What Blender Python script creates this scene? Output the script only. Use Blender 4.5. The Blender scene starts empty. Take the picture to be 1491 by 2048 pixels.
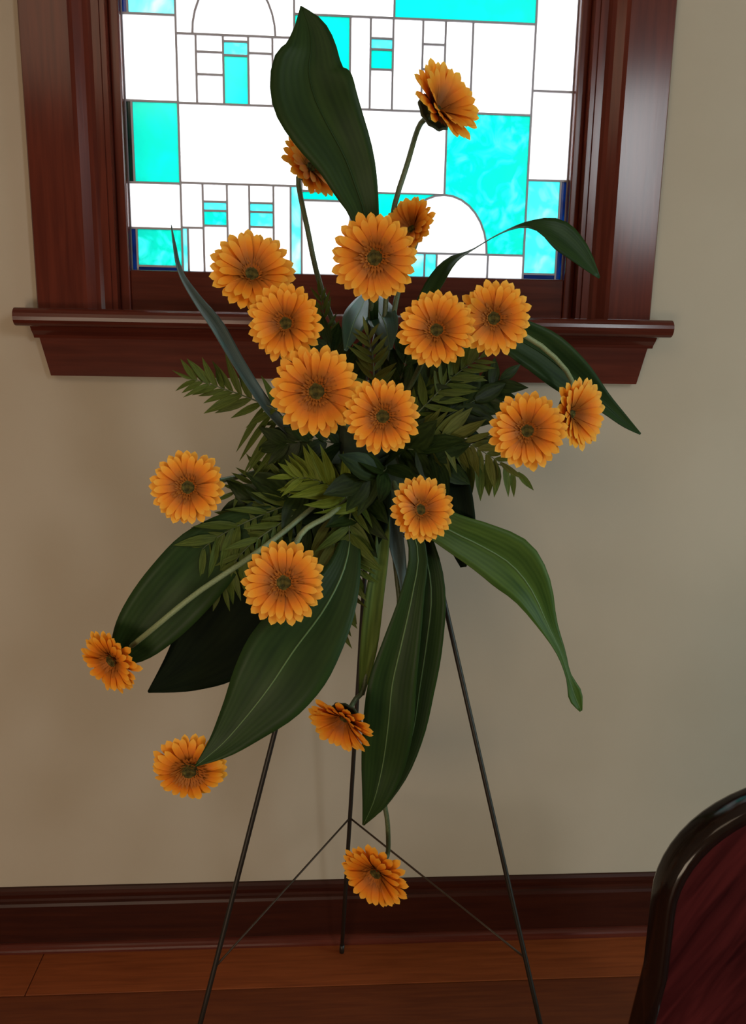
import bpy, bmesh, math, random
from mathutils import Vector, Matrix
random.seed(7)
scene = bpy.context.scene
COL = scene.collection
PI = math.pi

# ---------------------------------------------------------------- camera, sky, lights, exposure
CAM = Vector((0.0, -1.688, 1.4))
F_PX, W_PX, H_PX = 1600.0, 1491.0, 2048.0
_p, _y, _r = 0.2062, -0.0636, 0.0177
FWD = Vector((-math.sin(_y)*math.cos(_p), math.cos(_y)*math.cos(_p), -math.sin(_p)))
_x0 = Vector((math.cos(_y), math.sin(_y), 0)); _u0 = _x0.cross(FWD)
RIGHT = _x0*math.cos(_r) + _u0*math.sin(_r)
UP = -_x0*math.sin(_r) + _u0*math.cos(_r)
cd = bpy.data.cameras.new('camera')
cam = bpy.data.objects.new('camera', cd); COL.objects.link(cam)
cam.matrix_world = Matrix(((RIGHT.x, UP.x, -FWD.x, CAM.x), (RIGHT.y, UP.y, -FWD.y, CAM.y),
                           (RIGHT.z, UP.z, -FWD.z, CAM.z), (0, 0, 0, 1)))
cd.sensor_fit = 'VERTICAL'; cd.sensor_height = 36.0; cd.sensor_width = 26.2
cd.lens = F_PX/H_PX*36.0
cd.clip_start = 0.05; cd.clip_end = 200
scene.camera = cam

world = bpy.data.worlds.new('overcast_sky'); scene.world = world; world.use_nodes = True
bg = world.node_tree.nodes['Background']
bg.inputs[0].default_value = (0.93, 0.97, 1.0, 1); bg.inputs[1].default_value = 7.0

def area(name, loc, target, sx, sy, power, color):
    l = bpy.data.lights.new(name, 'AREA'); l.shape = 'RECTANGLE'; l.size = sx; l.size_y = sy
    l.energy = power; l.color = color
    o = bpy.data.objects.new(name, l); COL.objects.link(o); o.location = loc
    o.rotation_euler = (Vector(target)-Vector(loc)).to_track_quat('-Z', 'Y').to_euler()
    return o
area('rear_window_light', (1.68, -3.0, 2.36), (0.25, 0, 1.0), 0.40, 0.85, 26, (0.90, 0.97, 1.0))
area('side_window_light', (2.85, -1.3, 0.95), (0.3, -0.1, 0.9), 1.1, 1.5, 35, (0.66, 0.98, 1.0))
area('high_warm_fill', (-0.9, -2.3, 2.85), (-0.5, -1.3, 0), 1.3, 1.3, 15, (1.0, 0.78, 0.54))  # added warm fill from above left, no known fitting there
area('rear_warm_fill', (-0.9, -3.0, 0.5), (-0.3, 0, 0.8), 1.5, 0.7, 29, (1.0, 0.80, 0.58))  # added low fill behind the camera to lift the lower wall

scene.view_settings.view_transform = 'Standard'
scene.view_settings.look = 'None'
scene.view_settings.gamma = 1.0
scene.view_settings.use_curve_mapping = False
scene.view_settings.exposure = -0.2
scene.cycles.use_denoising = True
scene.cycles.max_bounces = 8
scene.cycles.sample_clamp_indirect = 6.0

# ---------------------------------------------------------------- helpers
def at(u, v, Y):
    d = RIGHT*((u-W_PX/2)/F_PX) - UP*((v-H_PX/2)/F_PX) + FWD
    return CAM + d*((Y-CAM.y)/d.y)
def ppm(P):
    return F_PX/((P-CAM).dot(FWD))

def mat(name, color, rough=0.6, spec=0.5, coat=0.0, metal=0.0):
    m = bpy.data.materials.new(name); m.use_nodes = True
    b = m.node_tree.nodes['Principled BSDF']
    b.inputs['Base Color'].default_value = (*color, 1); b.inputs['Roughness'].default_value = rough
    b.inputs['Specular IOR Level'].default_value = spec; b.inputs['Metallic'].default_value = metal
    b.inputs['Coat Weight'].default_value = coat; b.inputs['Coat Roughness'].default_value = 0.15
    return m
def nd(m, t, **kw):
    n = m.node_tree.nodes.new(t)
    for k, v in kw.items(): setattr(n, k, v)
    return n
def lk(m, a, b): m.node_tree.links.new(a, b)
def ramp(m, fac, stops):
    r = nd(m, 'ShaderNodeValToRGB'); cr = r.color_ramp
    while len(cr.elements) < len(stops): cr.elements.new(0.5)
    for e, (p, c) in zip(cr.elements, stops): e.position = p; e.color = (*c, 1)
    lk(m, fac, r.inputs[0]); return r.outputs[0]
def bump(m, h, strength, dist=0.002):
    b = nd(m, 'ShaderNodeBump'); b.inputs['Strength'].default_value = strength; b.inputs['Distance'].default_value = dist
    lk(m, h, b.inputs['Height']); lk(m, b.outputs[0], m.node_tree.nodes['Principled BSDF'].inputs['Normal'])
def base_in(m): return m.node_tree.nodes['Principled BSDF'].inputs['Base Color']
def noisy(m, stops, scale=(1, 1, 1), nscale=8, detail=4, bmp=0.0, dist=0.002, coord='Object', rot=(0, 0, 0), distort=0.0):
    tc = nd(m, 'ShaderNodeTexCoord'); mp = nd(m, 'ShaderNodeMapping'); mp.inputs['Scale'].default_value = scale
    pre = nd(m, 'ShaderNodeMapping'); pre.inputs['Rotation'].default_value = rot
    lk(m, tc.outputs[coord], pre.inputs[0]); lk(m, pre.outputs[0], mp.inputs[0])
    n = nd(m, 'ShaderNodeTexNoise'); n.inputs['Scale'].default_value = nscale; n.inputs['Detail'].default_value = detail
    n.inputs['Distortion'].default_value = distort
    lk(m, mp.outputs[0], n.inputs[0]); lk(m, ramp(m, n.outputs[0], stops), base_in(m))
    if bmp: bump(m, n.outputs[0], bmp, dist)
    return m
def wood(name, dark, light, scale, rough=0.17, coat=0.0, rot=(0, 0, 0), nscale=6, spec=0.25):
    return noisy(mat(name, dark, rough, spec, coat), [(0.3, dark), (0.7, light)], scale, nscale, 6, 0.06, 0.001, 'Object', rot, 0.6)

M = {}
M['wall'] = noisy(mat('wall_paint', (0.44, 0.37, 0.285), 0.75, 0.3), [(0.35, (0.43, 0.355, 0.27)), (0.65, (0.46, 0.385, 0.30))], nscale=2.5, bmp=0.04)
M['ceiling'] = mat('ceiling_paint', (0.55, 0.5, 0.42), 0.9)
M['wood_v'] = wood('mahogany_upright', (0.075, 0.013, 0.008), (0.12, 0.022, 0.012), (14, 14, 0.8))
M['wood_h'] = wood('mahogany_level', (0.065, 0.013, 0.008), (0.105, 0.021, 0.012), (0.8, 14, 14))
M['wood_base'] = wood('mahogany_baseboard', (0.026, 0.005, 0.003), (0.045, 0.009, 0.004), (0.8, 14, 14), 0.35, 0.0)
FL = [wood('floor_wood_%s' % n, a, b, (1.0, 16, 16), 0.42, 0.0) for n, a, b in
      (('a', (0.15, 0.032, 0.010), (0.22, 0.05, 0.015)), ('b', (0.115, 0.025, 0.009), (0.17, 0.04, 0.012)), ('c', (0.20, 0.044, 0.012), (0.29, 0.068, 0.018)))]
M['subfloor'] = mat('subfloor', (0.03, 0.012, 0.007), 0.8)
M['lead'] = mat('lead_came', (0.36, 0.34, 0.38), 0.5, 0.5, 0, 0.2)
M['wire'] = mat('dark_wire', (0.018, 0.014, 0.010), 0.45, 0.5, 0, 0.2)
M['thinwire'] = mat('bronze_wire', (0.05, 0.028, 0.015), 0.5, 0.5, 0, 0.3)
M['foam'] = noisy(mat('floral_foam', (0.02, 0.035, 0.015), 0.95), [(0.3, (0.012, 0.022, 0.01)), (0.7, (0.03, 0.045, 0.02))], nscale=60, bmp=0.3)
M['chair_frame'] = wood('chair_frame_wood', (0.008, 0.004, 0.003), (0.014, 0.006, 0.004), (10, 10, 1), 0.16, 0.0, spec=0.35)
M['chair_panel'] = wood('chair_panel_wood', (0.018, 0.0015, 0.002), (0.075, 0.010, 0.010), (11, 3, 1.3), 0.45, 0.0, (0, math.radians(-33), 0), 4, spec=0.12)

def glass(name, c1, c2, scale, trans=0.12):
    m = bpy.data.materials.new(name); m.use_nodes = True; nt = m.node_tree
    nt.nodes.remove(nt.nodes['Principled BSDF']); out = nt.nodes['Material Output']
    tc = nd(m, 'ShaderNodeTexCoord'); n = nd(m, 'ShaderNodeTexNoise'); n.inputs['Scale'].default_value = scale; n.inputs['Detail'].default_value = 6
    n.inputs['Distortion'].default_value = 1.5
    lk(m, tc.outputs['Object'], n.inputs[0]); c = ramp(m, n.outputs[0], [(0.46, c1), (0.66, c2)])
    tl = nd(m, 'ShaderNodeBsdfTranslucent'); tr = nd(m, 'ShaderNodeBsdfTransparent'); gl = nd(m, 'ShaderNodeBsdfGlossy')
    gl.inputs['Roughness'].default_value = 0.12
    lk(m, c, tl.inputs[0]); lk(m, c, tr.inputs[0])
    m1 = nd(m, 'ShaderNodeMixShader'); m1.inputs[0].default_value = trans; lk(m, tl.outputs[0], m1.inputs[1]); lk(m, tr.outputs[0], m1.inputs[2])
    fr = nd(m, 'ShaderNodeFresnel'); fr.inputs[0].default_value = 1.45
    m2 = nd(m, 'ShaderNodeMixShader'); lk(m, fr.outputs[0], m2.inputs[0]); lk(m, m1.outputs[0], m2.inputs[1]); lk(m, gl.outputs[0], m2.inputs[2])
    lk(m, m2.outputs[0], out.inputs[0]); return m
G = {'w': glass('opal_glass_white', (0.92, 0.90, 0.90), (0.97, 0.96, 0.97), 9),
     'c': glass('cathedral_glass_cyan', (0.003, 0.66, 0.565), (0.004, 0.70, 0.63), 8),
     't': glass('streaky_glass_cyan', (0.003, 0.65, 0.555), (0.22, 0.82, 0.78), 22),
     'p': glass('pale_glass_cyan', (0.16, 0.82, 0.80), (0.45, 0.92, 0.92), 14),
     'l': glass('faint_glass_blue', (0.22, 0.80, 0.84), (0.60, 0.92, 0.95), 9),
     'b': glass('frame_shade_blue', (0.002, 0.07, 0.20), (0.004, 0.12, 0.30), 10),  # shade of the outer frame, painted as dark blue glass
     'g': glass('frame_shade_green', (0.002, 0.06, 0.05), (0.004, 0.10, 0.08), 10)}  # same frame shade beside cyan, painted as dark green glass

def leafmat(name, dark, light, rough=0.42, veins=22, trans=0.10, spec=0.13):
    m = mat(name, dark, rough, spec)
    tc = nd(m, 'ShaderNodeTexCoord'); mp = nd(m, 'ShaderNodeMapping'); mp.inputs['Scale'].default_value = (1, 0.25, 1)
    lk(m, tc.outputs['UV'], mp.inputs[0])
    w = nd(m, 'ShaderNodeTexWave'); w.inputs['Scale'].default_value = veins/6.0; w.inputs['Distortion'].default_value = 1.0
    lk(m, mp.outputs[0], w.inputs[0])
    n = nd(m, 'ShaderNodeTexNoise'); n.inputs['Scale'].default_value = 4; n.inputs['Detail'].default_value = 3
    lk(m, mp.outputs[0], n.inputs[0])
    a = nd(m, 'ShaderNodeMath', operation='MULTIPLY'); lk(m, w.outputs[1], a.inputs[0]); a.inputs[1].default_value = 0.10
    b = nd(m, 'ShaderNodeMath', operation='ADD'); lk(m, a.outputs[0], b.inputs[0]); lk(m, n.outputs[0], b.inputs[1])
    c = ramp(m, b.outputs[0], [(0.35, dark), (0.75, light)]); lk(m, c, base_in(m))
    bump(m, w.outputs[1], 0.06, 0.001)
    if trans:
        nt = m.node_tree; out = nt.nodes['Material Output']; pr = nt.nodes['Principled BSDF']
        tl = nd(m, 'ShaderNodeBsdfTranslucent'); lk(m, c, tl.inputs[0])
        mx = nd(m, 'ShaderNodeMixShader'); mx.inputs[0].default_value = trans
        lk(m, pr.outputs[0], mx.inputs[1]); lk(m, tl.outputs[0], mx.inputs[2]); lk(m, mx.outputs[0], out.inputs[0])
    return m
M['leaf'] = leafmat('broad_leaf_green', (0.014, 0.033, 0.009), (0.027, 0.056, 0.013))
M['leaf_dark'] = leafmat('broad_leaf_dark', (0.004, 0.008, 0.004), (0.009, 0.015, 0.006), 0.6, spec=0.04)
M['leaf_light'] = leafmat('broad_leaf_light', (0.030, 0.065, 0.010), (0.075, 0.13, 0.022))
M['fern'] = leafmat('fern_green', (0.045, 0.068, 0.010), (0.105, 0.14, 0.024), 0.5, 8)
M['fern_yellow'] = leafmat('fern_yellow_green', (0.085, 0.125, 0.012), (0.18, 0.23, 0.03), 0.5, 8)
M['fern_olive'] = leafmat('fern_olive', (0.065, 0.078, 0.012), (0.13, 0.145, 0.03), 0.5, 8)
M['sprig'] = leafmat('sprig_dark_green', (0.009, 0.019, 0.004), (0.028, 0.048, 0.010), 0.42, 10)
M['leaf_gloss'] = leafmat('broad_leaf_gloss', (0.02, 0.05, 0.03), (0.035, 0.08, 0.045), 0.30, 22, 0.1, 0.6)
M['leaf_grey_and_sheen'] = leafmat('blade_leaf_grey_and_sheen', (0.055, 0.080, 0.070), (0.12, 0.16, 0.15), 0.38, 22, 0.1, 0.4)  # grey of the left blade is window sheen put into the colour
M['rib'] = mat('midrib_pale_green', (0.10, 0.17, 0.06), 0.45)
M['stem'] = noisy(mat('stem_green', (0.06, 0.08, 0.03), 0.5), [(0.3, (0.05, 0.07, 0.025)), (0.7, (0.10, 0.125, 0.055))], nscale=30)
M['stem_pale'] = noisy(mat('stem_pale_green', (0.2, 0.25, 0.12), 0.5), [(0.3, (0.16, 0.20, 0.09)), (0.7, (0.25, 0.30, 0.15))], nscale=30)
M['sepal'] = noisy(mat('sepal_green', (0.03, 0.045, 0.015), 0.6), [(0.3, (0.02, 0.032, 0.012)), (0.7, (0.045, 0.06, 0.02))], nscale=6)
def petalmat(name, stops, rough=0.55):
    m = mat(name, stops[-1][1], rough, 0.25)
    tc = nd(m, 'ShaderNodeTexCoord'); s = nd(m, 'ShaderNodeSeparateXYZ'); lk(m, tc.outputs['Object'], s.inputs[0])
    n = nd(m, 'ShaderNodeTexNoise'); n.inputs['Scale'].default_value = 5; lk(m, tc.outputs['Object'], n.inputs[0])
    a = nd(m, 'ShaderNodeMath', operation='MULTIPLY_ADD'); lk(m, n.outputs[0], a.inputs[0]); a.inputs[1].default_value = 0.16; a.inputs[2].default_value = -0.08
    b = nd(m, 'ShaderNodeMath', operation='ADD'); lk(m, s.outputs[0], b.inputs[0]); lk(m, a.outputs[0], b.inputs[1])
    c = ramp(m, b.outputs[0], stops); lk(m, c, base_in(m))
    nt = m.node_tree; out = nt.nodes['Material Output']; pr = nt.nodes['Principled BSDF']
    tl = nd(m, 'ShaderNodeBsdfTranslucent'); lk(m, c, tl.inputs[0])
    mx = nd(m, 'ShaderNodeMixShader'); mx.inputs[0].default_value = 0.22
    lk(m, pr.outputs[0], mx.inputs[1]); lk(m, tl.outputs[0], mx.inputs[2]); lk(m, mx.outputs[0], out.inputs[0])
    return m
M['petal'] = petalmat('gerbera_petal', [(0.36, (0.32, 0.092, 0.010)), (0.66, (0.80, 0.215, 0.011)), (0.80, (0.93, 0.325, 0.016)), (1.0, (0.95, 0.52, 0.065))])
M['inner'] = mat('gerbera_inner_petal', (0.40, 0.115, 0.014), 0.65, 0.2)
M['disc'] = noisy(mat('gerbera_disc', (0.06, 0.045, 0.012), 0.9, 0.2), [(0.35, (0.04, 0.034, 0.008)), (0.65, (0.15, 0.11, 0.022))], nscale=9, bmp=0.5, dist=0.05)

def link(name, me, m, parent=None):
    o = bpy.data.objects.new(name, me); COL.objects.link(o)
    if m is not None:
        if not me.materials: me.materials.append(m)
    if parent: o.parent = parent
    return o
def mesh(name, verts, faces, smooth=False, uvs=None):
    me = bpy.data.meshes.new(name); me.from_pydata([tuple(v) for v in verts], [], faces); me.update()
    if smooth:
        me.polygons.foreach_set('use_smooth', [True]*len(me.polygons))
    if uvs:
        ul = me.uv_layers.new(name='UVMap')
        for l in me.loops: ul.data[l.index].uv = uvs[l.vertex_index]
    return me
def bm_mesh(name, bm, smooth=False):
    bmesh.ops.recalc_face_normals(bm, faces=bm.faces)
    me = bpy.data.meshes.new(name); bm.to_mesh(me); bm.free()
    if smooth: me.polygons.foreach_set('use_smooth', [True]*len(me.polygons))
    return me
def box_bm(bm, x0, x1, y0, y1, z0, z1, bev=0.0):
    r = bmesh.ops.create_cube(bm, size=1.0)
    vs = r['verts']
    for v in vs:
        v.co = Vector((x0+(v.co.x+.5)*(x1-x0), y0+(v.co.y+.5)*(y1-y0), z0+(v.co.z+.5)*(z1-z0)))
    if bev:
        es = list({e for v in vs for e in v.link_edges})
        bmesh.ops.bevel(bm, geom=es, offset=bev, segments=2, affect='EDGES', profile=0.5)
def box(name, m, dims, parent=None, bev=0.0):
    bm = bmesh.new(); box_bm(bm, *dims, bev=bev); return link(name, bm_mesh(name, bm), m, parent)
def prism(poly, axis, a, b):
    """polygon (two coords) extruded along an axis; poly gives the other two axes in order"""
    def pt(p, t): return {'x': (t, p[0], p[1]), 'y': (p[0], t, p[1]), 'z': (p[0], p[1], t)}[axis]
    n = len(poly); v = [pt(p, a) for p in poly] + [pt(p, b) for p in poly]
    f = [tuple(range(n)), tuple(range(2*n-1, n-1, -1))] + [(i, i+n, (i+1) % n+n, (i+1) % n) for i in range(n)]
    bm = bmesh.new(); vs = [bm.verts.new(c) for c in v]
    for q in f: bm.faces.new([vs[i] for i in q])
    return bm
def catmull(pts, n):
    """pts: list of equal-length tuples; n samples"""
    out = []; k = len(pts)-1
    for i in range(n+1):
        t = i/n*k; j = min(int(t), k-1); t -= j
        p0, p1, p2, p3 = pts[max(j-1, 0)], pts[j], pts[j+1], pts[min(j+2, k)]
        out.append(tuple(0.5*((2*b)+(c-a)*t+(2*a-5*b+4*c-d)*t*t+(3*b-a-3*c+d)*t**3) for a, b, c, d in zip(p0, p1, p2, p3)))
    return out
def tube_data(path, radii, seg=8, cap=True):
    vs, fs = [], []; n = len(path); nrm = None
    for i, P in enumerate(path):
        t = (path[min(i+1, n-1)]-path[max(i-1, 0)]).normalized()
        if nrm is None:
            nrm = t.cross(Vector((0.13, 0.9, 0.3))).normalized()
        nrm = (nrm - t*nrm.dot(t)).normalized(); bi = t.cross(nrm)
        for k in range(seg):
            a = 2*PI*k/seg; vs.append(P + (nrm*math.cos(a)+bi*math.sin(a))*radii[i])
    for i in range(n-1):
        for k in range(seg):
            fs.append((i*seg+k, i*seg+(k+1) % seg, (i+1)*seg+(k+1) % seg, (i+1)*seg+k))
    if cap: fs.append(tuple(range(seg-1, -1, -1))); fs.append(tuple((n-1)*seg+k for k in range(seg)))
    return vs, fs
def tube(name, path, radii, m, parent=None, inv=None, seg=8):
    if not isinstance(radii, (list, tuple)): radii = [radii]*len(path)
    v, f = tube_data(path, radii, seg)
    if inv is not None: v = [inv @ p for p in v]
    return link(name, mesh(name, v, f, True), m, parent)
def tag(o, label, cat, group=None, kind=None):
    o['label'] = label; o['category'] = cat
    if group: o['group'] = group
    if kind: o['kind'] = kind
    return o
def struct(o): o['kind'] = 'structure'; return o
def empty(name, loc):
    o = bpy.data.objects.new(name, None); COL.objects.link(o); o.location = loc; o.empty_display_size = 0.05; return o

# ---------------------------------------------------------------- room shell
X0, X1, YB, ZC = -2.3, 3.0, -3.1, 2.95
CX = 0.0545                                   # window centre
GH, JH, CH_ = 0.4475, 0.480, 0.620            # half widths: glass, opening, casing
ZB, ZG, ZT = 1.424, 1.540, 2.56               # opening bottom, glass bottom, opening top
bm = bmesh.new()
box_bm(bm, X0, CX-JH, 0, 0.2, 0, ZC); box_bm(bm, CX+JH, X1, 0, 0.2, 0, ZC)
box_bm(bm, CX-JH, CX+JH, 0, 0.2, 0, ZB); box_bm(bm, CX-JH, CX+JH, 0, 0.2, ZT, ZC)
struct(link('wall_front', bm_mesh('wall_front', bm), M['wall']))
struct(box('wall_left', M['wall'], (X0-.1, X0, YB, 0.2, 0, ZC)))
struct(box('wall_right', M['wall'], (X1, X1+.1, YB, 0.2, 0, ZC)))
struct(box('wall_back', M['wall'], (X0-.1, X1+.1, YB-.1, YB, 0, ZC)))
struct(box('ceiling', M['ceiling'], (X0-.1, X1+.1, YB-.1, 0.2, ZC, ZC+.1)))
floor = struct(box('floor', M['subfloor'], (X0-.1, X1+.1, YB-.1, 0.2, -0.06, -0.014)))
PW, row, y = 0.155, 0, -0.003
rnd = random.Random(3)
while y > YB:
    x = X0 - rnd.uniform(0, 1.4)
    while x < X1:
        L = rnd.uniform(1.5, 2.4); a, b = max(x, X0), min(x+L, X1)
        if b-a > 0.05:
            dz = rnd.uniform(-0.0006, 0)
            o = box('plank', FL[2] if row == 0 else FL[rnd.choice((0, 1, 1))], (a+.0008, b-.0008, max(y-PW, YB)+.0012, y-.0012, -0.014, dz), floor, 0.0014)
        x += L
    y -= PW; row += 1
bprof = [(0, 0), (-.020, 0), (-.020, .112), (-.017, .118), (-.011, .121), (-.010, .127), (-.012, .138), (-.011, .147), (-.006, .152), (0, .152)]
struct(link('baseboard_front', bm_mesh('baseboard_front', prism(bprof, 'x', X0, X1)), M['wood_base']))
sprof = [(-.0202, 0.0)] + [(-.0202-.016*math.cos(a), .018*math.sin(a)) for a in [i*PI/12 for i in range(7)]]
struct(link('trim_1', bm_mesh('trim_1', prism(sprof, 'x', X0, X1)), M['wood_h']))

# ---------------------------------------------------------------- stained glass window
win = struct(empty('window_1', (CX, 0, ZB)))
def wpart(o):
    o.parent = win; o.matrix_parent_inverse = Matrix.Translation((-CX, 0, -ZB)); return o
for s in (-1, 1):
    pr = [(CX+s*a, b) for a, b in [(.620, 0), (.620, -.019), (.617, -.023), (.530, -.023), (.522, -.021), (.506, -.012), (.498, -.010), (.492, -.004), (.478, -.004), (.478, 0)]]
    wpart(link('casing_board', bm_mesh('casing_board', prism(pr, 'z', ZB+.035, ZT+.12)), M['wood_v']))
    wpart(box('jamb', M['wood_v'], tuple(sorted((CX+s*JH, CX+s*(JH-.012)))) + (0.0, 0.16, ZB, ZT)))
    wpart(box('sash_stile', M['wood_v'], tuple(sorted((CX+s*(JH-.012), CX+s*GH))) + (0.025, 0.07, ZB+.035, ZT-.01), None, .003))
wpart(box('head_casing', M['wood_h'], (CX-.64, CX+.64, -.026, 0, ZT-.01, ZT+.14), None, .003))
wpart(box('sash_rail', M['wood_h'], (CX-GH, CX+GH, 0.028, 0.07, ZB+.035, ZG), None, .003))
wpart(box('sash_rail', M['wood_h'], (CX-GH, CX+GH, 0.028, 0.07, ZT-.07, ZT-.01), None, .003))
wpart(box('head_jamb', M['wood_h'], (CX-JH, CX+JH, 0, 0.16, ZT-.012, ZT)))
nose = [(0.03, ZB+.002), (0.03, ZB+.035)] + [(-.052-.017*math.sin(a), ZB+.0175+.0175*math.cos(a)) for a in [i*PI/8 for i in range(9)]]
wpart(link('window_stool', bm_mesh('window_stool', prism(nose, 'x', CX-.652, CX+.652)), M['wood_h']))
ap = [(CX-.625, ZB), (CX+.625, ZB), (CX+.602, ZB-.096), (CX-.602, ZB-.096)]
wpart(link('apron', bm_mesh('apron', prism(ap, 'y', -.020, 0)), M['wood_h']))
cove = [(0, ZB), (-.040, ZB), (-.034, ZB-.008), (-.024, ZB-.016), (-.0205, ZB-.022), (0, ZB-.022)]
wpart(link('cove_moulding', bm_mesh('cove_moulding', prism(cove, 'x', CX-.630, CX+.630)), M['wood_h']))
wpart(box('outer_sill', M['wood_h'], (CX-JH, CX+JH, 0.03, 0.2, ZB, ZB+.03)))

YG = 0.05
def X(u, v): return at(u, v, YG).x
def Z(u, v): return at(u, v, YG).z
def PX(u, v): q = at(u, v, YG); return (q.x, q.z)
XL, XR = CX-GH, CX+GH
a_ = X(356, 200); b_ = X(1067, 120); e_ = X(588, 50)
b0, b1, b2, b3 = X(393, 150), X(447, 150), X(497, 150), X(545, 150)
g0, g1, h0, h1, i_ = X(740, 120), X(785, 120), X(845, 80), X(890, 80), X(943, 120)
r1, r2, r3 = Z(800, 38), Z(600, 215), Z(470, 369)
ztop = ZT-.07; zt1 = Z(500, -70); zs = Z(470, 72)
panes = []
def R(x0, x1, z0, z1, c): panes.append(([(x0, z0), (x1, z0), (x1, z1), (x0, z1)], c))
# left border column; narrow dark strips stand in for frame shade
zl = [ZG, Z(300, 457), Z(300, 366), Z(300, 203), Z(300, 29), zt1]
s1 = XL+.012
R(s1, a_, ZG+.010, zl[1], 't'); R(XL, s1, ZG, zl[1], 'b'); R(s1, a_, ZG, ZG+.010, 'b')
R(XL, a_, zl[1], zl[2], 'w'); R(s1, a_, zl[2], zl[3], 'c'); R(XL, s1, zl[2], zl[3], 'g'); R(XL, a_, zl[3], zl[4], 'w'); R(s1, a_, zl[4], zl[5], 'l'); R(XL, s1, zl[4], zl[5], 'b')
# right border column; blue edge strips paint in the outer frame's shade
zr = [ZG, Z(1090, 455), Z(1100, 362), Z(1110, 184), zt1]; s2 = XR-.014
R(b_, s2, ZG+.012, zr[1], 'p'); R(s2, XR, ZG, zr[1], 'b'); R(b_, s2, ZG, ZG+.012, 'b')
R(b_, s2, zr[1], zr[2], 'p'); R(s2, XR, zr[1], zr[2], 'b'); R(b_, XR, zr[2], zr[3], 'w'); R(b_, XR, zr[3], zr[4], 'w')
# upper left building with a round arch
R(a_, b0, r2, zs, 'w')
for q0, q1 in ((105, 72), (150, 105), (214, 150)): R(b0, b1, Z(420, q0) if q0 < 214 else r2, Z(420, q1) if q1 > 72 else zs, 'w')
R(b1, b2, r2, Z(470, 112), 'c'); R(b1, b2, Z(470, 112), Z(470, 84), 'p'); R(b1, b2, Z(470, 84), zs, 'w')
R(b2, b3, r2, Z(520, 108), 'w'); R(b2, b3, Z(520, 108), zs, 'w'); R(b3, e_, r2, zs, 'w')
ac, ar = (b0+b3)/2, (b3-b0)/2+.006
arch = [(ac+ar*math.cos(t), zs+ar*1.35*math.sin(t)) for t in [PI*k/16 for k in range(17)]]
panes.append((arch, 'w'))
panes.append(([(e_, zs), (e_, zt1), (ac, zt1)] + [arch[k] for k in range(8, -1, -1)], 'w'))
panes.append(([(a_, zt1), (a_, zs)] + [arch[k] for k in range(16, 7, -1)] + [(ac, zt1)], 'w'))
# upper right building
x785, x700 = X(788, 20), X(700, 90)
R(e_, x785, r1, zt1, 'w'); R(x785, b_, r1, zt1, 'c')
R(e_, x700, r2, r1, 'c'); R(x700, g0, r2, r1, 'w')
for q0, q1, c in ((78, 38, 'w'), (100, 78, 'l'), (140, 100, 'c'), (214, 140, 'w')): R(g0, g1, Z(760, q0) if q0 < 214 else r2, Z(760, q1) if q1 > 38 else r1, c)
R(g1, h0, r2, r1, 'w')
for q0, q1 in ((90, 38), (140, 90), (214, 140)): R(h0, h1, Z(865, q0) if q0 < 214 else r2, Z(865, q1) if q1 > 38 else r1, 'w')
R(h1, i_, r2, r1, 'w'); R(i_, b_, r2, r1, 'w')
# middle and the low white dome in front of the cyan tree
x885, x605, x705 = X(885, 300), X(603, 450), X(700, 450)
zd, zm = Z(900, 508), Z(740, 386)
R(a_, x605, r3, r2, 'w'); R(x605, x885, zm, r2, 'w')
dx0, dx1 = X(795, 508), X(972, 508); dc, dr = (dx0+dx1)/2, (dx1-dx0)/2
dome = [(dc+dr*math.cos(t), zd+(zm-zd)*math.sin(t)) for t in [PI*k/16 for k in range(17)]]
panes.append((dome, 'w'))
panes.append(([(dc, r2), (dc, zm)] + dome[7::-1] + [(b_, zd), (b_, r2)], 't'))
panes.append(([(x705, zd)] + dome[16:7:-1] + [(x705, zm)], 'c'))
panes[-5 if False else -1] = panes[-1]
for k, (pl, c) in enumerate(panes):
    if pl == [(x605, zm), (x885, zm), (x885, r2), (x605, r2)]: panes[k] = ([(x605, zm), (dc, zm), (dc, r2), (x605, r2)], c)
R(x605, x705, Z(650, 402), zm, 'c'); R(x605, x705, ZG, Z(650, 402), 'w')
x845, x872, x972 = X(848, 530), X(872, 530), X(974, 530)
R(x705, x845, ZG, zd, 'l'); R(x845, x872, ZG, zd, 'p'); R(x872, x972, ZG, zd, 'w'); R(x972, b_, ZG, zd, 'w')
# lower left building
c0, c1, c2, c3, c4, c5 = X(377, 500), X(407, 450), X(455, 450), X(499, 450), X(547, 450), X(581, 450)
zq = Z(390, 456)
R(a_, c1, zq, r3, 'w'); R(a_, c0, ZG, zq, 'l'); R(c0, c1, ZG, zq, 'w')
for q0, q1, c in ((c1, c2, 't'), (c3, c4, 'p')):
    R(q0, q1, Z(430, 404), r3, 'w'); R(q0, q1, Z(430, 422), Z(430, 404), 'l'); R(q0, q1, Z(430, 452), Z(430, 422), c); R(q0, q1, ZG, Z(430, 452), 'w')
R(c2, c3, ZG, r3, 'w'); R(c4, c5, ZG, r3, 'w'); R(c5, x605, ZG, r3, 'l')
# rows above the picture
R(XL, a_, zt1, ztop, 'c'); R(b_, XR, zt1, ztop, 'c'); R(a_, e_, zt1, ztop, 'w'); R(e_, x885, zt1, ztop, 'w'); R(x885, b_, zt1, ztop, 'w')

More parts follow.
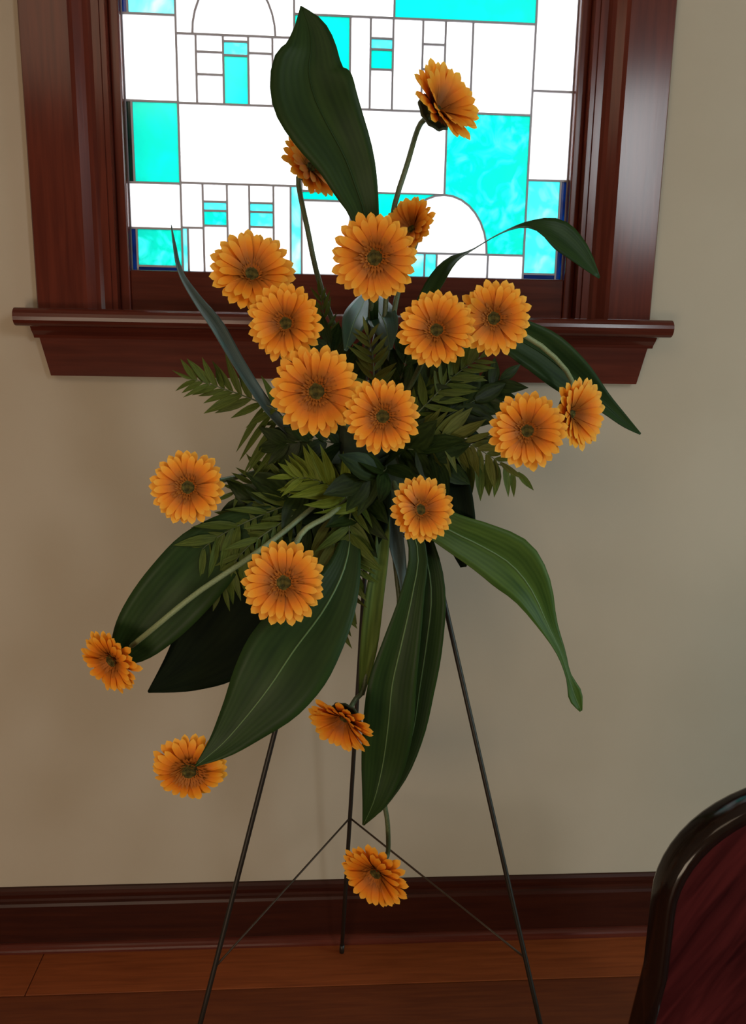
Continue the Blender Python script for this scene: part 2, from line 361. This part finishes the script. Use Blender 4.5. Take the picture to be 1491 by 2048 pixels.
def inset(poly, d):
    n = len(poly); ar = sum(poly[i][0]*poly[(i+1) % n][1]-poly[(i+1) % n][0]*poly[i][1] for i in range(n))
    s = 1 if ar > 0 else -1; out = []
    for i in range(n):
        p, q, r = Vector(poly[i-1]), Vector(poly[i]), Vector(poly[(i+1) % n])
        d1 = (q-p).normalized(); d2 = (r-q).normalized()
        n1 = Vector((-d1.y, d1.x))*s; n2 = Vector((-d2.y, d2.x))*s; b = (n1+n2)
        if b.length < 1e-4: b = n1
        b = b.normalized(); k = d/max(0.45, b.dot(n1)); out.append(tuple(q+b*k))
    return out
CW = 0.0019
for poly, c in panes:
    x_c = sum(p[0] for p in poly)/len(poly); z_c = sum(p[1] for p in poly)/len(poly)
    loc = [(p[0]-x_c, p[1]-z_c) for p in poly]
    me = bm_mesh('glass_pane', prism(loc, 'y', -.0016, .0016))
    o = link('glass_pane', me, G[c]); o.location = (x_c, YG, z_c); wpart(o)
    ins = inset(loc, CW); n = len(loc); bmc = bmesh.new()
    V = [[bmc.verts.new((p[0], yy, p[1])) for p in pl] for pl in (loc, ins) for yy in (-.0035, .0035)]
    for k in range(n):
        j = (k+1) % n
        bmc.faces.new((V[0][k], V[0][j], V[2][j], V[2][k])); bmc.faces.new((V[1][k], V[3][k], V[3][j], V[1][j])); bmc.faces.new((V[2][k], V[2][j], V[3][j], V[3][k]))
        bmc.faces.new((V[0][k], V[1][k], V[1][j], V[0][j]))
    link('lead_came', bm_mesh('lead_came', bmc), M['lead'], o)

# ---------------------------------------------------------------- chair at the lower right
CHY, CHX = -0.75, 0.668
ch = tag(empty('chair', (CHX, CHY, 0)), 'dark glossy wooden chair with a rounded maroon back, cut off at the lower right corner', 'chair')
inv = Matrix.Translation((-CHX, -CHY, 0))
def back_outline(hw, zs_, top, bot, hb):
    pts = [(-hb, bot), (-hw*1.005, (bot+zs_)/2)]
    pts += [(-hw*math.cos(t), zs_+(top-zs_)*math.sin(t)) for t in [PI*k/28 for k in range(29)]]
    pts += [(hw*1.005, (bot+zs_)/2), (hb, bot)]
    return pts
outer = back_outline(.206, .655, .831, .430, .222); inner = back_outline(.190, .650, .812, .450, .205)
def ringmesh():
    bmr = bmesh.new(); n = len(outer); prof = []
    for k in range(n):
        o_, i2 = Vector(outer[k]), Vector(inner[k]); ring = []
        for f, yy in ((.5, .026), (.0, .026), (-.16, .020), (-.08, .004), (0.06, -.011), (.40, -.018), (1.0, -.016), (1.0, .022)):
            q = o_ + (i2-o_)*f; ring.append(bmr.verts.new((q.x, yy, q.y)))
        prof.append(ring)
    for k in range(n):
        j = (k+1) % n
        for m_ in range(8):
            bmr.faces.new((prof[k][m_], prof[j][m_], prof[j][(m_+1) % 8], prof[k][(m_+1) % 8]))
    return bm_mesh('back_frame', bmr, True)
link('back_frame', ringmesh(), M['chair_frame'], ch)
link('back_panel', bm_mesh('back_panel', prism([(p[0]*1.02, p[1]*1.0+.001) for p in inner], 'y', -.012, .012)), M['chair_panel'], ch)
def local_box(name, m, d, bev): return box(name, m, d, ch, bev)
local_box('seat', M['chair_panel'], (-.235, .235, -.44, .01, .385, .428), .018)
for sx in (-1, 1):
    x = sx*.205
    local_box('leg', M['chair_frame'], (x-.02, x+.02, -.425, -.385, 0, .386), .005)
    local_box('leg', M['chair_frame'], (x-.02, x+.02, -.03, .012, 0, .386), .005)
    local_box('seat_rail', M['chair_frame'], (x-.011, x+.011, -.386, -.03, .33, .386), .003)
local_box('seat_rail', M['chair_frame'], (-.185, .185, -.417, -.395, .33, .386), .003)
local_box('seat_rail', M['chair_frame'], (-.185, .185, -.02, .004, .33, .386), .003)

# ---------------------------------------------------------------- wire easel
apx = at(760, 640, -0.25)
def foot(u0, v0, u1, v1, Y):
    t0, t1 = 0.3, 3.0
    for _ in range(50):
        t = (t0+t1)/2; q = at(u0+(u1-u0)*t, v0+(v1-v0)*t, Y)
        if q.z > 0.004: t0 = t
        else: t1 = t
    return q
fl = foot(760, 640, 400, 2048, -.47); fr = foot(760, 640, 1080, 2048, -.47); fb = foot(760, 640, 683, 1905, -.062)
ea = tag(empty('wire_easel', (apx.x, -.3, 0)), 'dark wire tripod easel stand holding up the orange flower spray', 'easel')
einv = Matrix.Translation((-apx.x, .3, 0))
def along(a, b, t): return a+(b-a)*t
for fpt in (fl, fr, fb):
    tube('leg', [along(apx, fpt, t/6) for t in range(7)], .0046, M['wire'], ea, einv, 8)
    tube('foot_tip', [along(apx, fpt, .985), fpt], [.0058, .0058], M['wire'], ea, einv, 8)
pl_, pr_ = along(apx, fl, .80), along(apx, fr, .80); pb_ = along(apx, fb, .735)
for q in (pl_, pr_): tube('brace', [along(pb_, q, t/4) for t in range(5)], .0020, M['thinwire'], ea, einv, 6)
tube('collar', [apx-Vector((0, 0, .03)), apx+Vector((0, 0, .012))], [.012, .010], M['wire'], ea, einv, 10)
tube('crossbar', [along(apx, fl, .18), along(apx, fr, .18)], .004, M['wire'], ea, einv, 8)
tube('crossbar', [along(apx, fl, .26), along(apx, fr, .26)], .004, M['wire'], ea, einv, 8)

# ---------------------------------------------------------------- floral foam at the heart of the spray
FC = at(748, 905, -.40)
bmf = bmesh.new(); box_bm(bmf, -.055, .055, -.045, .065, -.085, .085, .02)
bmesh.ops.subdivide_edges(bmf, edges=bmf.edges[:], cuts=1, use_grid_fill=True)
for v in bmf.verts: v.co += Vector((random.uniform(-1, 1), random.uniform(-1, 1), random.uniform(-1, 1)))*.0025
fo = link('floral_foam', bm_mesh('floral_foam', bmf, True), M['foam']); fo.location = FC
tag(fo, 'dark green block of floral foam on the easel, hidden deep among the leaves', 'foam block')
bmf = bmesh.new(); box_bm(bmf, -.062, .062, .058, .075, -.095, .095, .006)
link('backing_tray', bm_mesh('backing_tray', bmf), M['wire'], fo)

# ---------------------------------------------------------------- broad leaves
def blade(label, pts, m, fold=0.25, rib=True, ribm=None, wave=0.0, n=26, name='broad_leaf', cat='leaf', bow=0.0):
    sm = catmull([(*at(u, v, Y), hw/ppm(at(u, v, Y)), tw) for u, v, Y, hw, tw in pts], n)
    C = [Vector(s[:3]) for s in sm]; base = C[0].copy()
    vs, fs, uv = [], [], []; K = 8; ribpath, ribr = [], []
    for i in range(n+1):
        t = (C[min(i+1, n)]-C[max(i-1, 0)]).normalized(); nn = (CAM-C[i]).normalized(); nn = (nn-t*nn.dot(t)).normalized()
        side = t.cross(nn); tw = math.radians(sm[i][4]); hw = max(sm[i][3], .0006)
        s2_, n2 = side*math.cos(tw)+nn*math.sin(tw), nn*math.cos(tw)-side*math.sin(tw)
        for k in range(K+1):
            s = k/K*2-1
            w = wave*hw*math.sin(i*1.1+s*2)*abs(s)
            q = C[i] + s2_*s*hw + n2*(fold*hw*(abs(s)**1.25) + w - bow*hw*s*s)
            vs.append(q-base); uv.append((s*.5+.5, i/n*3))
        ribpath.append(C[i]-base+n2*.0004); ribr.append(max(.0004, min(.0019, hw*.07)*(1-.6*i/n)))
    for i in range(n):
        for k in range(K):
            a = i*(K+1)+k; fs.append((a, a+1, a+K+2, a+K+1))
    o = link(name, mesh(name, vs, fs, True, uv), m); o.location = base
    sd = o.modifiers.new('thickness', 'SOLIDIFY'); sd.thickness = .0008; sd.offset = 0
    if rib: tube('midrib', ribpath, ribr, ribm or M['rib'], o, None, 6)
    return tag(o, label, cat)

blade('tallest broad dark green leaf standing upright in front of the stained glass',
      [(748, 640, -0.4, 8, 0), (742, 520, -0.42, 16, 0), (729, 430, -0.43, 29, 0), (710, 370, -0.44, 46, 0), (687, 310, -0.445, 60, 0), (652, 245, -0.45, 76, 0), (627, 190, -0.45, 84, 0), (617, 140, -0.45, 74, 0), (622, 98, -0.45, 52, 0), (617, 55, -0.445, 32, -5), (601, 12, -0.44, 1, -8)], M['leaf'], 0.18, True, M['leaf'])
blade('lower right broad leaf arching out over the wall, ending in a thin curled tip',
      [(800, 985, -0.43, 14, 0), (850, 1030, -0.45, 30, 0), (905, 1064, -0.46, 38, 0), (962, 1092, -0.46, 48, 0), (1020, 1128, -0.46, 56, 5), (1062, 1180, -0.46, 42, 15), (1094, 1250, -0.45, 22, 30), (1120, 1305, -0.45, 12, 40), (1134, 1350, -0.45, 9, 50), (1148, 1390, -0.45, 16, 25), (1161, 1422, -0.45, 3, 20)], M['leaf_light'], 0.22)
blade('long dark leaf hanging lowest in the spray, left of two overlapping hanging leaves',
      [(800, 1000, -0.43, 10, 0), (835, 1100, -0.46, 18, 0), (824, 1190, -0.475, 24, 0), (802, 1290, -0.48, 38, 0), (784, 1370, -0.48, 48, 0), (776, 1450, -0.48, 50, 0), (765, 1530, -0.47, 42, 0), (748, 1600, -0.47, 24, 0), (726, 1650, -0.46, 2, 0)], M['leaf'], 0.28)
blade('narrow dark leaf hanging down behind and right of the lowest hanging leaf',
      [(815, 1000, -0.41, 10, 0), (848, 1100, -0.43, 24, 0), (862, 1190, -0.44, 30, -10), (852, 1290, -0.44, 34, -10), (838, 1380, -0.44, 30, 0), (826, 1460, -0.44, 24, 0), (803, 1540, -0.44, 16, 0), (768, 1605, -0.44, 8, 0), (746, 1634, -0.44, 1, 0)], M['leaf'], 0.2)
blade('broad leaf pointing down left, its tip lying over a drooping gerbera',
      [(705, 1040, -0.46, 10, 0), (690, 1130, -0.5, 32, 0), (650, 1215, -0.53, 62, 0), (588, 1300, -0.55, 88, 0), (538, 1375, -0.56, 80, 0), (487, 1440, -0.56, 52, 0), (442, 1490, -0.56, 28, 0), (391, 1532, -0.565, 2, 0)], M['leaf'], 0.15)
blade('nearly black leaf at the left between two green broad leaves',
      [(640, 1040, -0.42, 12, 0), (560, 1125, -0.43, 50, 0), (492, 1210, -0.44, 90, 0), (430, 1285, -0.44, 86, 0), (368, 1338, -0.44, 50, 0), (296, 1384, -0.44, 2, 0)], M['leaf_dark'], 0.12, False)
blade('dark leaf at the far left ending behind the leftmost gerbera',
      [(600, 1020, -0.44, 10, 0), (490, 1055, -0.46, 40, 0), (420, 1110, -0.47, 66, 0), (360, 1175, -0.48, 70, 0), (305, 1238, -0.48, 62, 0), (260, 1290, -0.48, 42, 0), (215, 1330, -0.48, 2, 0)], M['leaf'], 0.2, False)
blade('dark green leaf pointing right behind the right hand gerberas, crossing the sill end',
      [(880, 720, -0.36, 8, 0), (985, 665, -0.36, 28, 0), (1070, 698, -0.36, 44, 10), (1140, 752, -0.36, 40, 10), (1205, 806, -0.36, 20, 20), (1248, 844, -0.36, 11, 20), (1280, 868, -0.36, 2, 20)], M['leaf'], 0.3, True, M['leaf'])
blade('dark arching leaf at the upper right, its tip hanging over the window frame',
      [(820, 650, -.36, 8, 0), (866, 572, -.36, 17, 20), (902, 525, -.36, 15, 50), (945, 500, -.36, 5, 75), (1000, 468, -.355, 5, 80), (1055, 452, -.35, 12, 60), (1110, 468, -.34, 30, 30), (1155, 505, -.335, 24, 30), (1198, 556, -.33, 2, 20)], M['leaf'], 0.2, False)
blade('thin blade leaf with a painted grey sheen rising at the left over the window sill corner',
      [(620, 905, -0.42, 10, -40), (540, 825, -0.43, 15, -45), (478, 735, -0.44, 17, -45), (430, 655, -0.44, 21, -50), (390, 600, -0.44, 16, -55), (358, 545, -0.44, 10, -60), (347, 490, -0.44, 6, -60), (342, 450, -0.44, 1, -60)], M['leaf_grey_and_sheen'], 0.35, False)
blade('glossy leaf catching window light just below the topmost front facing gerbera',
      [(742, 585, -0.32, 5, 0), (754, 615, -0.37, 24, 0), (770, 650, -0.42, 28, 0), (780, 700, -0.465, 4, 0)], M['leaf_gloss'], 0.2)
blade('glossy pale leaf leaning left beneath the topmost front facing gerbera',
      [(735, 585, -0.32, 5, 0), (722, 615, -0.37, 20, 0), (706, 648, -0.42, 24, 0), (690, 702, -0.465, 3, 0)], M['leaf_gloss'], 0.2)
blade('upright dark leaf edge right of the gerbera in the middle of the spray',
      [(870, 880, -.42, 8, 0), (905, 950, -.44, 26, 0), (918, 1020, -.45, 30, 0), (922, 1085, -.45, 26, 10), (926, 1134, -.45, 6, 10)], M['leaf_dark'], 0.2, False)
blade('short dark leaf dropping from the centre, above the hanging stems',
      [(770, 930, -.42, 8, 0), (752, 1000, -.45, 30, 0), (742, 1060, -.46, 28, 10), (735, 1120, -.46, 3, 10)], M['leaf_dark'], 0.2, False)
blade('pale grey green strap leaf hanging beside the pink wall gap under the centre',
      [(778, 960, -.41, 6, 0), (790, 1080, -.42, 18, 30), (805, 1170, -.42, 12, 50), (805, 1250, -.42, 7, 60), (782, 1310, -.42, 2, 60)], M['leaf_grey_and_sheen'], 0.2, False)
blade('olive green strap leaf hanging straight down above the lower drooping gerberas',
      [(770, 980, -.44, 8, 0), (762, 1090, -.46, 16, 20), (746, 1200, -.47, 20, 20), (735, 1300, -.47, 18, 20), (722, 1390, -.47, 6, 20)], M['fern'], 0.25, False)

# ---------------------------------------------------------------- fern fronds and leafy sprigs
def leaflet_mesh(w, fold=0.25, droop=0.12):
    vs, fs, uv = [], [], []; rows = 5
    for i in range(rows+1):
        t = i/rows; h = w*(math.sin(PI*min(1, t*0.92+0.08)**0.85) if i < rows else 0.02)
        for s in (-1, 0, 1): vs.append((t, s*h, fold*h*abs(s)-droop*t*t)); uv.append((s*.5+.5, t*2))
    for i in range(rows):
        for k in (0, 1): a = i*3+k; fs.append((a, a+1, a+4, a+3))
    return mesh('leaflet', vs, fs, True, uv)
def spray(name, label, cat, pts, n, Lprof, ang, m, w=0.11, sides=(-1, 1), droop=0.0, part='leaflet', seed=1, jit=0.15, rr=.0017, start=0.12, group=None):
    rn = random.Random(seed); S = 40
    C = [Vector(c) for c in catmull([tuple(at(*p)) for p in pts], S)]; base = C[0].copy()
    root = tag(empty(name, base), label, cat, group); binv = Matrix.Translation(-base)
    tube('rachis', C[::2], [rr*(1-.6*i/20) for i in range(21)], M['stem'], root, binv, 6)
    lm = [leaflet_mesh(w*f, rn.uniform(.1, .4), rn.uniform(.05, .3)) for f in (.85, 1, 1.15)]
    for me in lm: me.materials.append(m)
    for j in range(n):
        t = start+(1-start)*j/max(1, n-1); i = min(S, int(t*S)); T = (C[min(i+1, S)]-C[max(i-1, 0)]).normalized()
        nn = (CAM-C[i]).normalized(); nn = (nn-T*nn.dot(T)).normalized(); sd = T.cross(nn)
        L = (Lprof[0]+(Lprof[1]-Lprof[0])*min(1, t/.5) if t < .5 else Lprof[1]+(Lprof[2]-Lprof[1])*(t-.5)/.5)/ppm(C[i])
        ss = sides if j < n-1 else (0,)
        for s in ss:
            a = math.radians(ang*(1-.25*t))*(1+rn.uniform(-jit, jit))
            d = T*math.cos(a)+sd*s*math.sin(a) if s else T.copy()
            d = (d + Vector((0, 0, -droop)) + nn*rn.uniform(-.25, .45)).normalized()
            zz = (nn + Vector((rn.uniform(-1, 1), rn.uniform(-1, 1), rn.uniform(-1, 1)))*.45); zz = (zz-d*zz.dot(d)).normalized(); yy = zz.cross(d)
            l = L*rn.uniform(.82, 1.12); P = C[i]-base
            o = bpy.data.objects.new(part, rn.choice(lm)); COL.objects.link(o); o.parent = root
            o.matrix_basis = Matrix(((d.x*l, yy.x*l, zz.x*l, P.x), (d.y*l, yy.y*l, zz.y*l, P.y), (d.z*l, yy.z*l, zz.z*l, P.z), (0, 0, 0, 1)))
    return root
def fern(label, pts, n, L, ang, m='fern', **k): return spray('fern_frond', label, 'fern', pts, n, L, ang, M[m], **k)
def sprig(label, pts, n, L, m='sprig', **k): return spray('leafy_sprig', label, 'foliage', pts, n, L, 50, M[m], w=k.pop('w', .24), part='leaf', **k)

fern('green fern frond poking out left just below the window sill apron', [(640, 860, -.42), (520, 805, -.43), (440, 775, -.43), (385, 758, -.43)], 13, (60, 75, 45), 50, 'fern', seed=2)
fern('fern frond with thin leaflets fanned over the wall above the far left gerbera', [(520, 800, -.42), (560, 850, -.42), (590, 900, -.42), (600, 960, -.42)], 12, (110, 130, 70), 92, 'fern', sides=(1,), droop=.35, w=.055, seed=3, jit=.06)
fern('dark fern frond right beside the far left gerbera', [(690, 940, -.42), (590, 955, -.43), (520, 962, -.43), (468, 985, -.43)], 12, (60, 70, 40), 60, 'fern', seed=4)
fern('bright yellow green fern tuft below the two middle gerberas', [(730, 1020, -.46), (680, 985, -.49), (630, 960, -.50), (585, 955, -.50)], 12, (90, 85, 45), 48, 'fern_yellow', w=.13, seed=5)
fern('green fern frond hanging left under the far left gerbera', [(600, 1000, -.44), (500, 1040, -.46), (420, 1085, -.47), (355, 1150, -.47)], 15, (70, 95, 60), 55, 'fern', droop=.4, seed=6)
fern('dark fern frond above the black leaf, left of the lower gerbera', [(620, 1010, -.45), (540, 1060, -.47), (480, 1110, -.48), (440, 1180, -.48)], 14, (60, 85, 50), 55, 'fern', droop=.5, seed=7)
fern('fern frond of long strap leaflets hanging right of the lower round gerbera', [(660, 1020, -.45), (668, 1100, -.48), (672, 1180, -.49), (668, 1250, -.49)], 11, (80, 105, 80), 42, 'fern_olive', w=.12, seed=8, droop=.2)
fern('olive fern frond left of the two right hand lower gerberas', [(790, 870, -.42), (860, 870, -.45), (930, 885, -.46), (1000, 925, -.46)], 14, (70, 85, 55), 58, 'fern_olive', seed=9, droop=.15, w=.13)
fern('dark fern tips hanging below the right hand lower gerberas', [(860, 900, -.42), (925, 915, -.43), (985, 925, -.43), (1035, 945, -.43)], 10, (60, 85, 60), 75, 'fern', sides=(1,), droop=.6, seed=10, w=.13)
fern('small olive fern between the top gerbera and the two middle ones', [(755, 830, -.42), (748, 770, -.45), (745, 715, -.46), (735, 670, -.46)], 10, (50, 60, 35), 55, 'fern_olive', seed=11, w=.13)
fern('green fern frond under the upper right pair of gerberas', [(800, 860, -.42), (860, 800, -.44), (910, 750, -.44), (960, 715, -.44)], 12, (60, 80, 45), 55, 'fern', seed=12, w=.12)
fern('dim fern frond under the gerbera in the middle of the spray', [(720, 960, -.44), (700, 1030, -.47), (700, 1090, -.48), (715, 1150, -.48)], 11, (50, 80, 60), 50, 'fern', seed=13, w=.12)
fern('narrow green fern frond behind the upper left pair of gerberas', [(690, 850, -.40), (660, 740, -.40), (650, 650, -.40), (640, 590, -.40)], 11, (40, 55, 30), 45, 'fern', seed=14)

sprig('dark leafy sprig rising behind the two middle gerberas', [(745, 880, -.40), (690, 770, -.42), (660, 690, -.42)], 7, (70, 80, 60), seed=21)
sprig('dark leafy sprig below the upper right gerberas', [(760, 880, -.40), (840, 790, -.43), (900, 740, -.43)], 7, (80, 90, 60), seed=22)
sprig('dark leafy sprig right of the middle gerberas', [(770, 900, -.40), (860, 850, -.43), (950, 800, -.43)], 7, (80, 95, 70), seed=23)
sprig('dark leafy sprig below left of the middle gerberas', [(730, 900, -.41), (630, 880, -.44), (560, 890, -.44)], 7, (80, 85, 60), seed=24)
sprig('dark leafy sprig right of the far left gerbera', [(730, 930, -.41), (600, 985, -.44), (500, 1010, -.44)], 8, (80, 95, 70), seed=25)
sprig('dark leafy sprig above left of the lower round gerbera', [(720, 950, -.41), (610, 1060, -.45), (510, 1130, -.45)], 8, (80, 95, 70), seed=26)
sprig('dark leafy sprig in the middle between the two lower round gerberas', [(740, 960, -.42), (715, 1040, -.46), (690, 1110, -.46)], 7, (80, 85, 60), seed=27)
sprig('dark leafy sprig right of the middle lower gerbera', [(790, 930, -.41), (870, 970, -.43), (900, 1030, -.43)], 6, (70, 80, 50), seed=28)
sprig('dark leafy sprig behind the right hand lower gerberas', [(800, 890, -.39), (920, 820, -.40), (1000, 760, -.40)], 8, (80, 90, 60), seed=29)
sprig('dark leafy sprig between the middle gerberas and the middle lower one', [(760, 920, -.42), (770, 940, -.48), (720, 960, -.50)], 7, (85, 95, 80), seed=30)
sprig('dark leafy sprig at the centre, right of the yellow green fern', [(770, 900, -.42), (830, 900, -.46), (880, 930, -.46)], 7, (80, 90, 70), seed=31)
sprig('dark leafy sprig rising between the top gerbera and the right pair', [(765, 870, -.40), (800, 760, -.41), (820, 690, -.41)], 7, (70, 75, 45), seed=32)

# ---------------------------------------------------------------- gerberas
def petal_mesh(w, curl, arch):
    vs, fs = [], []
    prof = [(.10, .34), (.30, .60), (.52, .90), (.74, 1.0), (.88, .92), (.96, .66), (1.0, .22)]
    for x, h in prof:
        z = arch*math.sin(PI*x)-curl*x**3
        for s in (-1, 0, 1): vs.append((x-.02*abs(s)*(x > .9), s*h*w, z+(.014 if s else 0)))
    for i in range(len(prof)-1):
        for k in (0, 1): a = i*3+k; fs.append((a, a+1, a+4, a+3))
    return mesh('petal', vs, fs, True)
PET = [petal_mesh(.118, c, .05) for c in (.02, .06, .11)] + [petal_mesh(.108, c, .06) for c in (.0, .04)]
for me in PET: me.materials.append(M['petal'])
def ring_mesh():
    vs, fs = [], []; rn = random.Random(5)
    for ring, (n, r0, r1_, el, w) in enumerate(((26, .16, .50, 24, .045), (24, .14, .40, 40, .035), (20, .12, .30, 55, .03))):
        for k in range(n):
            a = 2*PI*(k+rn.uniform(-.2, .2))/n; e = math.radians(el+rn.uniform(-8, 8)); b = len(vs); L = r1_-r0
            for t, h in ((0, .6), (.6, 1), (1, .2)):
                rr_ = r0+L*t*math.cos(e); zz = .05+L*t*math.sin(e)
                for s in (-1, 1):
                    vs.append((rr_*math.cos(a)-s*h*w*math.sin(a), rr_*math.sin(a)+s*h*w*math.cos(a), zz))
            fs += [(b, b+2, b+3, b+1), (b+2, b+4, b+5, b+3)]
    return mesh('inner_petals', vs, fs, True)
RING = ring_mesh(); RING.materials.append(M['inner'])
def disc_mesh():
    bmd = bmesh.new(); bmesh.ops.create_icosphere(bmd, subdivisions=3, radius=1.0); rn = random.Random(9)
    for v in bmd.verts:
        k = 1+rn.uniform(-.08, .08); r = math.hypot(v.co.x, v.co.y)
        v.co = Vector((v.co.x*.23*k, v.co.y*.23*k, .07+v.co.z*.09*k - .05*max(0, 1-r*2)*(v.co.z > 0)))
    return bm_mesh('disc', bmd, True)
DISC = disc_mesh(); DISC.materials.append(M['disc'])
def cup_mesh():
    prof = [(.06, -.30), (.11, -.27), (.20, -.17), (.27, -.07), (.30, .0), (.26, .02)]; seg = 20; vs, fs = [], []
    for j, (r, z) in enumerate(prof):
        for k in range(seg):
            q = r*(1+(.10 if (k % 2 and j > 2) else 0)); a = 2*PI*k/seg; vs.append((q*math.cos(a), q*math.sin(a), z))
    for j in range(len(prof)-1):
        for k in range(seg): fs.append((j*seg+k, j*seg+(k+1) % seg, (j+1)*seg+(k+1) % seg, (j+1)*seg+k))
    fs.append(tuple(range(seg-1, -1, -1)))
    return mesh('sepal_cup', vs, fs, True)
CUP = cup_mesh(); CUP.materials.append(M['sepal'])
def gerbera(label, u, v, Y, r, axis, cup=6, stem=None, seed=0, pale=False, sr=.0042, lead=.35):
    rn = random.Random(seed*13+1); P = at(u, v, Y)
    vd = (CAM-P).normalized(); rt = Vector((0, 0, 1)).cross(vd).normalized(); up = vd.cross(rt)
    ax = (rt*axis[0]+up*axis[1]+vd*axis[2]).normalized(); R_ = r/ppm(P)*1.03
    q = Vector((0, 0, 1)).rotation_difference(ax); mw = Matrix.Translation(P) @ q.to_matrix().to_4x4() @ Matrix.Scale(R_, 4)
    root = tag(empty('gerbera', P), label, 'flower', 'orange gerberas in the standing spray')
    root.rotation_mode = 'QUATERNION'; root.rotation_quaternion = q; root.scale = (R_, R_, R_)
    for row, (n, sc, tilt, vs_) in enumerate(((25, 1.0, cup, PET[:3]), (23, .90, cup+8, PET[3:]))):
        off = rn.uniform(0, 1)
        for k in range(n):
            o = bpy.data.objects.new('petal', rn.choice(vs_)); COL.objects.link(o); o.parent = root
            a = 2*PI*(k+off+rn.uniform(-.18, .18))/n; s = sc*rn.uniform(.94, 1.03)
            o.matrix_basis = (Matrix.Translation((0, 0, .02*row)) @ Matrix.Rotation(a, 4, 'Z') @ Matrix.Rotation(-math.radians(tilt+rn.uniform(-5, 5)), 4, 'Y')
                              @ Matrix.Rotation(rn.uniform(-.2, .2), 4, 'X') @ Matrix.Diagonal((s, s, s, 1)))
    for nm, me in (('inner_petals', RING), ('disc', DISC), ('sepal_cup', CUP)):
        o = bpy.data.objects.new(nm, me); COL.objects.link(o); o.parent = root
        if nm == 'sepal_cup' and cup >= 20: o.matrix_basis = Matrix.Diagonal((1.4, 1.4, .72, 1))
        if nm == 'disc': o.matrix_basis = Matrix.Diagonal((1.12, 1.12, 1.0, 1))
        if nm == 'inner_petals':
            o['kind'] = 'stuff'; o.matrix_basis = Matrix.Translation((0, 0, math.tan(math.radians(max(cup, 0)))*.12))
    st = P-ax*R_*(.18 if cup >= 20 else .27)
    if stem: ctl = [tuple(st), tuple(st-ax*R_*lead)] + [tuple(at(*s)) for s in stem]
    else:
        end = FC+Vector((rn.uniform(-.03, .03), -.03, rn.uniform(-.05, .05))); mid = (st-ax*(st-end).length*.45)*.6+end*.4
        ctl = [tuple(st), tuple(st*.85+(mid)*.15), tuple(mid), tuple(end)]
    path = [Vector(c) for c in catmull(ctl, 18)]
    tube('stem', path, sr, M['stem_pale'] if pale else M['stem'], root, mw.inverted(), 8)
    return root
C_ = (750, 880, -.40)
gerbera('topmost gerbera on a bare curved stem, turned sideways before the stained glass', 868, 224, -0.4, 90, (0.62, 0.54, 0.56), 32, [(815, 325, -.41), (783, 440, -.41), (770, 620, -.40), C_], 1)
gerbera('gerbera mostly hidden behind the tallest broad leaf', 616, 340, -0.37, 74, (0.50, 0.54, 0.67), 22, [(615, 460, -.37), (640, 570, -.38), (700, 740, -.39), C_], 2)
gerbera('dark centred gerbera directly under the foot of the tallest broad leaf', 749, 515, -0.5, 87, (-0.02, -0.04, 1), 8, None, 3)
gerbera('small side view gerbera tucked behind the dark centred gerbera under the tall leaf', 826, 462, -0.42, 66, (-0.5, 0.42, 0.76), 26, [(818, 525, -.415), (790, 610, -.405), C_], 4, lead=.1)
gerbera('uppermost gerbera of the left pair, overlapping the bottom edge of the stained glass', 502, 552, -0.47, 86, (0.1, 0.42, 0.9), 18, None, 5)
gerbera('gerbera in front of the window sill at the left, lower of the overlapping left pair', 573, 648, -0.52, 78, (-0.16, 0.12, 0.98), 18, None, 6)
gerbera('largest gerbera, left of the two overlapping in the middle of the spray', 633, 783, -0.57, 90, (-0.04, 0.02, 1), 8, None, 7)
gerbera('gerbera overlapping the lower right side of the largest one in the middle', 765, 833, -0.625, 76, (0, 0.02, 1), 8, None, 8)
gerbera('left gerbera of the upper right pair with ragged lower petals', 872, 662, -0.535, 78, (0.05, 0.2, 0.97), 16, None, 9)
gerbera('right gerbera of the upper right pair, in front of the sash bottom rail', 985, 637, -0.485, 75, (0.2, 0.04, 0.97), 12, None, 10)
gerbera('front gerbera of the right hand lower pair against the wall', 1052, 862, -0.52, 79, (0.2, 0.05, 0.97), 16, None, 11)
gerbera('rightmost gerbera of all, half turned away below the end of the sill', 1136, 828, -0.46, 77, (0.72, 0.02, 0.64), 28, [(1143, 760, -.405), (1060, 678, -.405), (960, 668, -.40), C_], 12, True, lead=.05)
gerbera('round gerbera alone at the far left against the plain wall', 376, 975, -0.5, 75, (-0.05, 0.04, 1), 10, None, 13)
gerbera('gerbera right of centre, just above the long hanging leaves', 838, 1020, -0.54, 70, (0.32, 0.12, 0.94), 22, None, 14)
gerbera('round gerbera facing front at the lower left, above the broad pointed leaf', 567, 1166, -0.58, 83, (0, 0.05, 1), 8, [(600, 1070, -.54), (665, 1025, -.50), (725, 960, -.43)], 15, True)
gerbera('leftmost gerbera, seen from the side on a pale straight stem', 228, 1318, -0.5, 70, (-0.66, -0.42, 0.56), 10, [(300, 1262, -.545), (395, 1185, -.55), (540, 1085, -.50), (700, 950, -.41)], 16, True)
gerbera('drooping gerbera at the lower left with a leaf tip across its centre', 379, 1538, -0.535, 77, (-0.12, -0.62, 0.76), -6, [(430, 1480, -.50), (540, 1330, -.48), (660, 1120, -.45), (730, 950, -.42)], 17)
gerbera('drooping gerbera in front of the rear easel leg, beside the lowest hanging leaf', 692, 1430, -0.5, 76, (-0.42, -0.72, 0.52), 26, [(728, 1370, -.47), (742, 1240, -.45), (755, 1080, -.43), (752, 950, -.41)], 18)
gerbera('lowest gerbera, drooping in front of the dark baseboard', 755, 1740, -0.46, 76, (-0.4, -0.64, 0.62), 16, [(775, 1650, -.44), (768, 1550, -.43), (800, 1250, -.42), (765, 950, -.40)], 19)
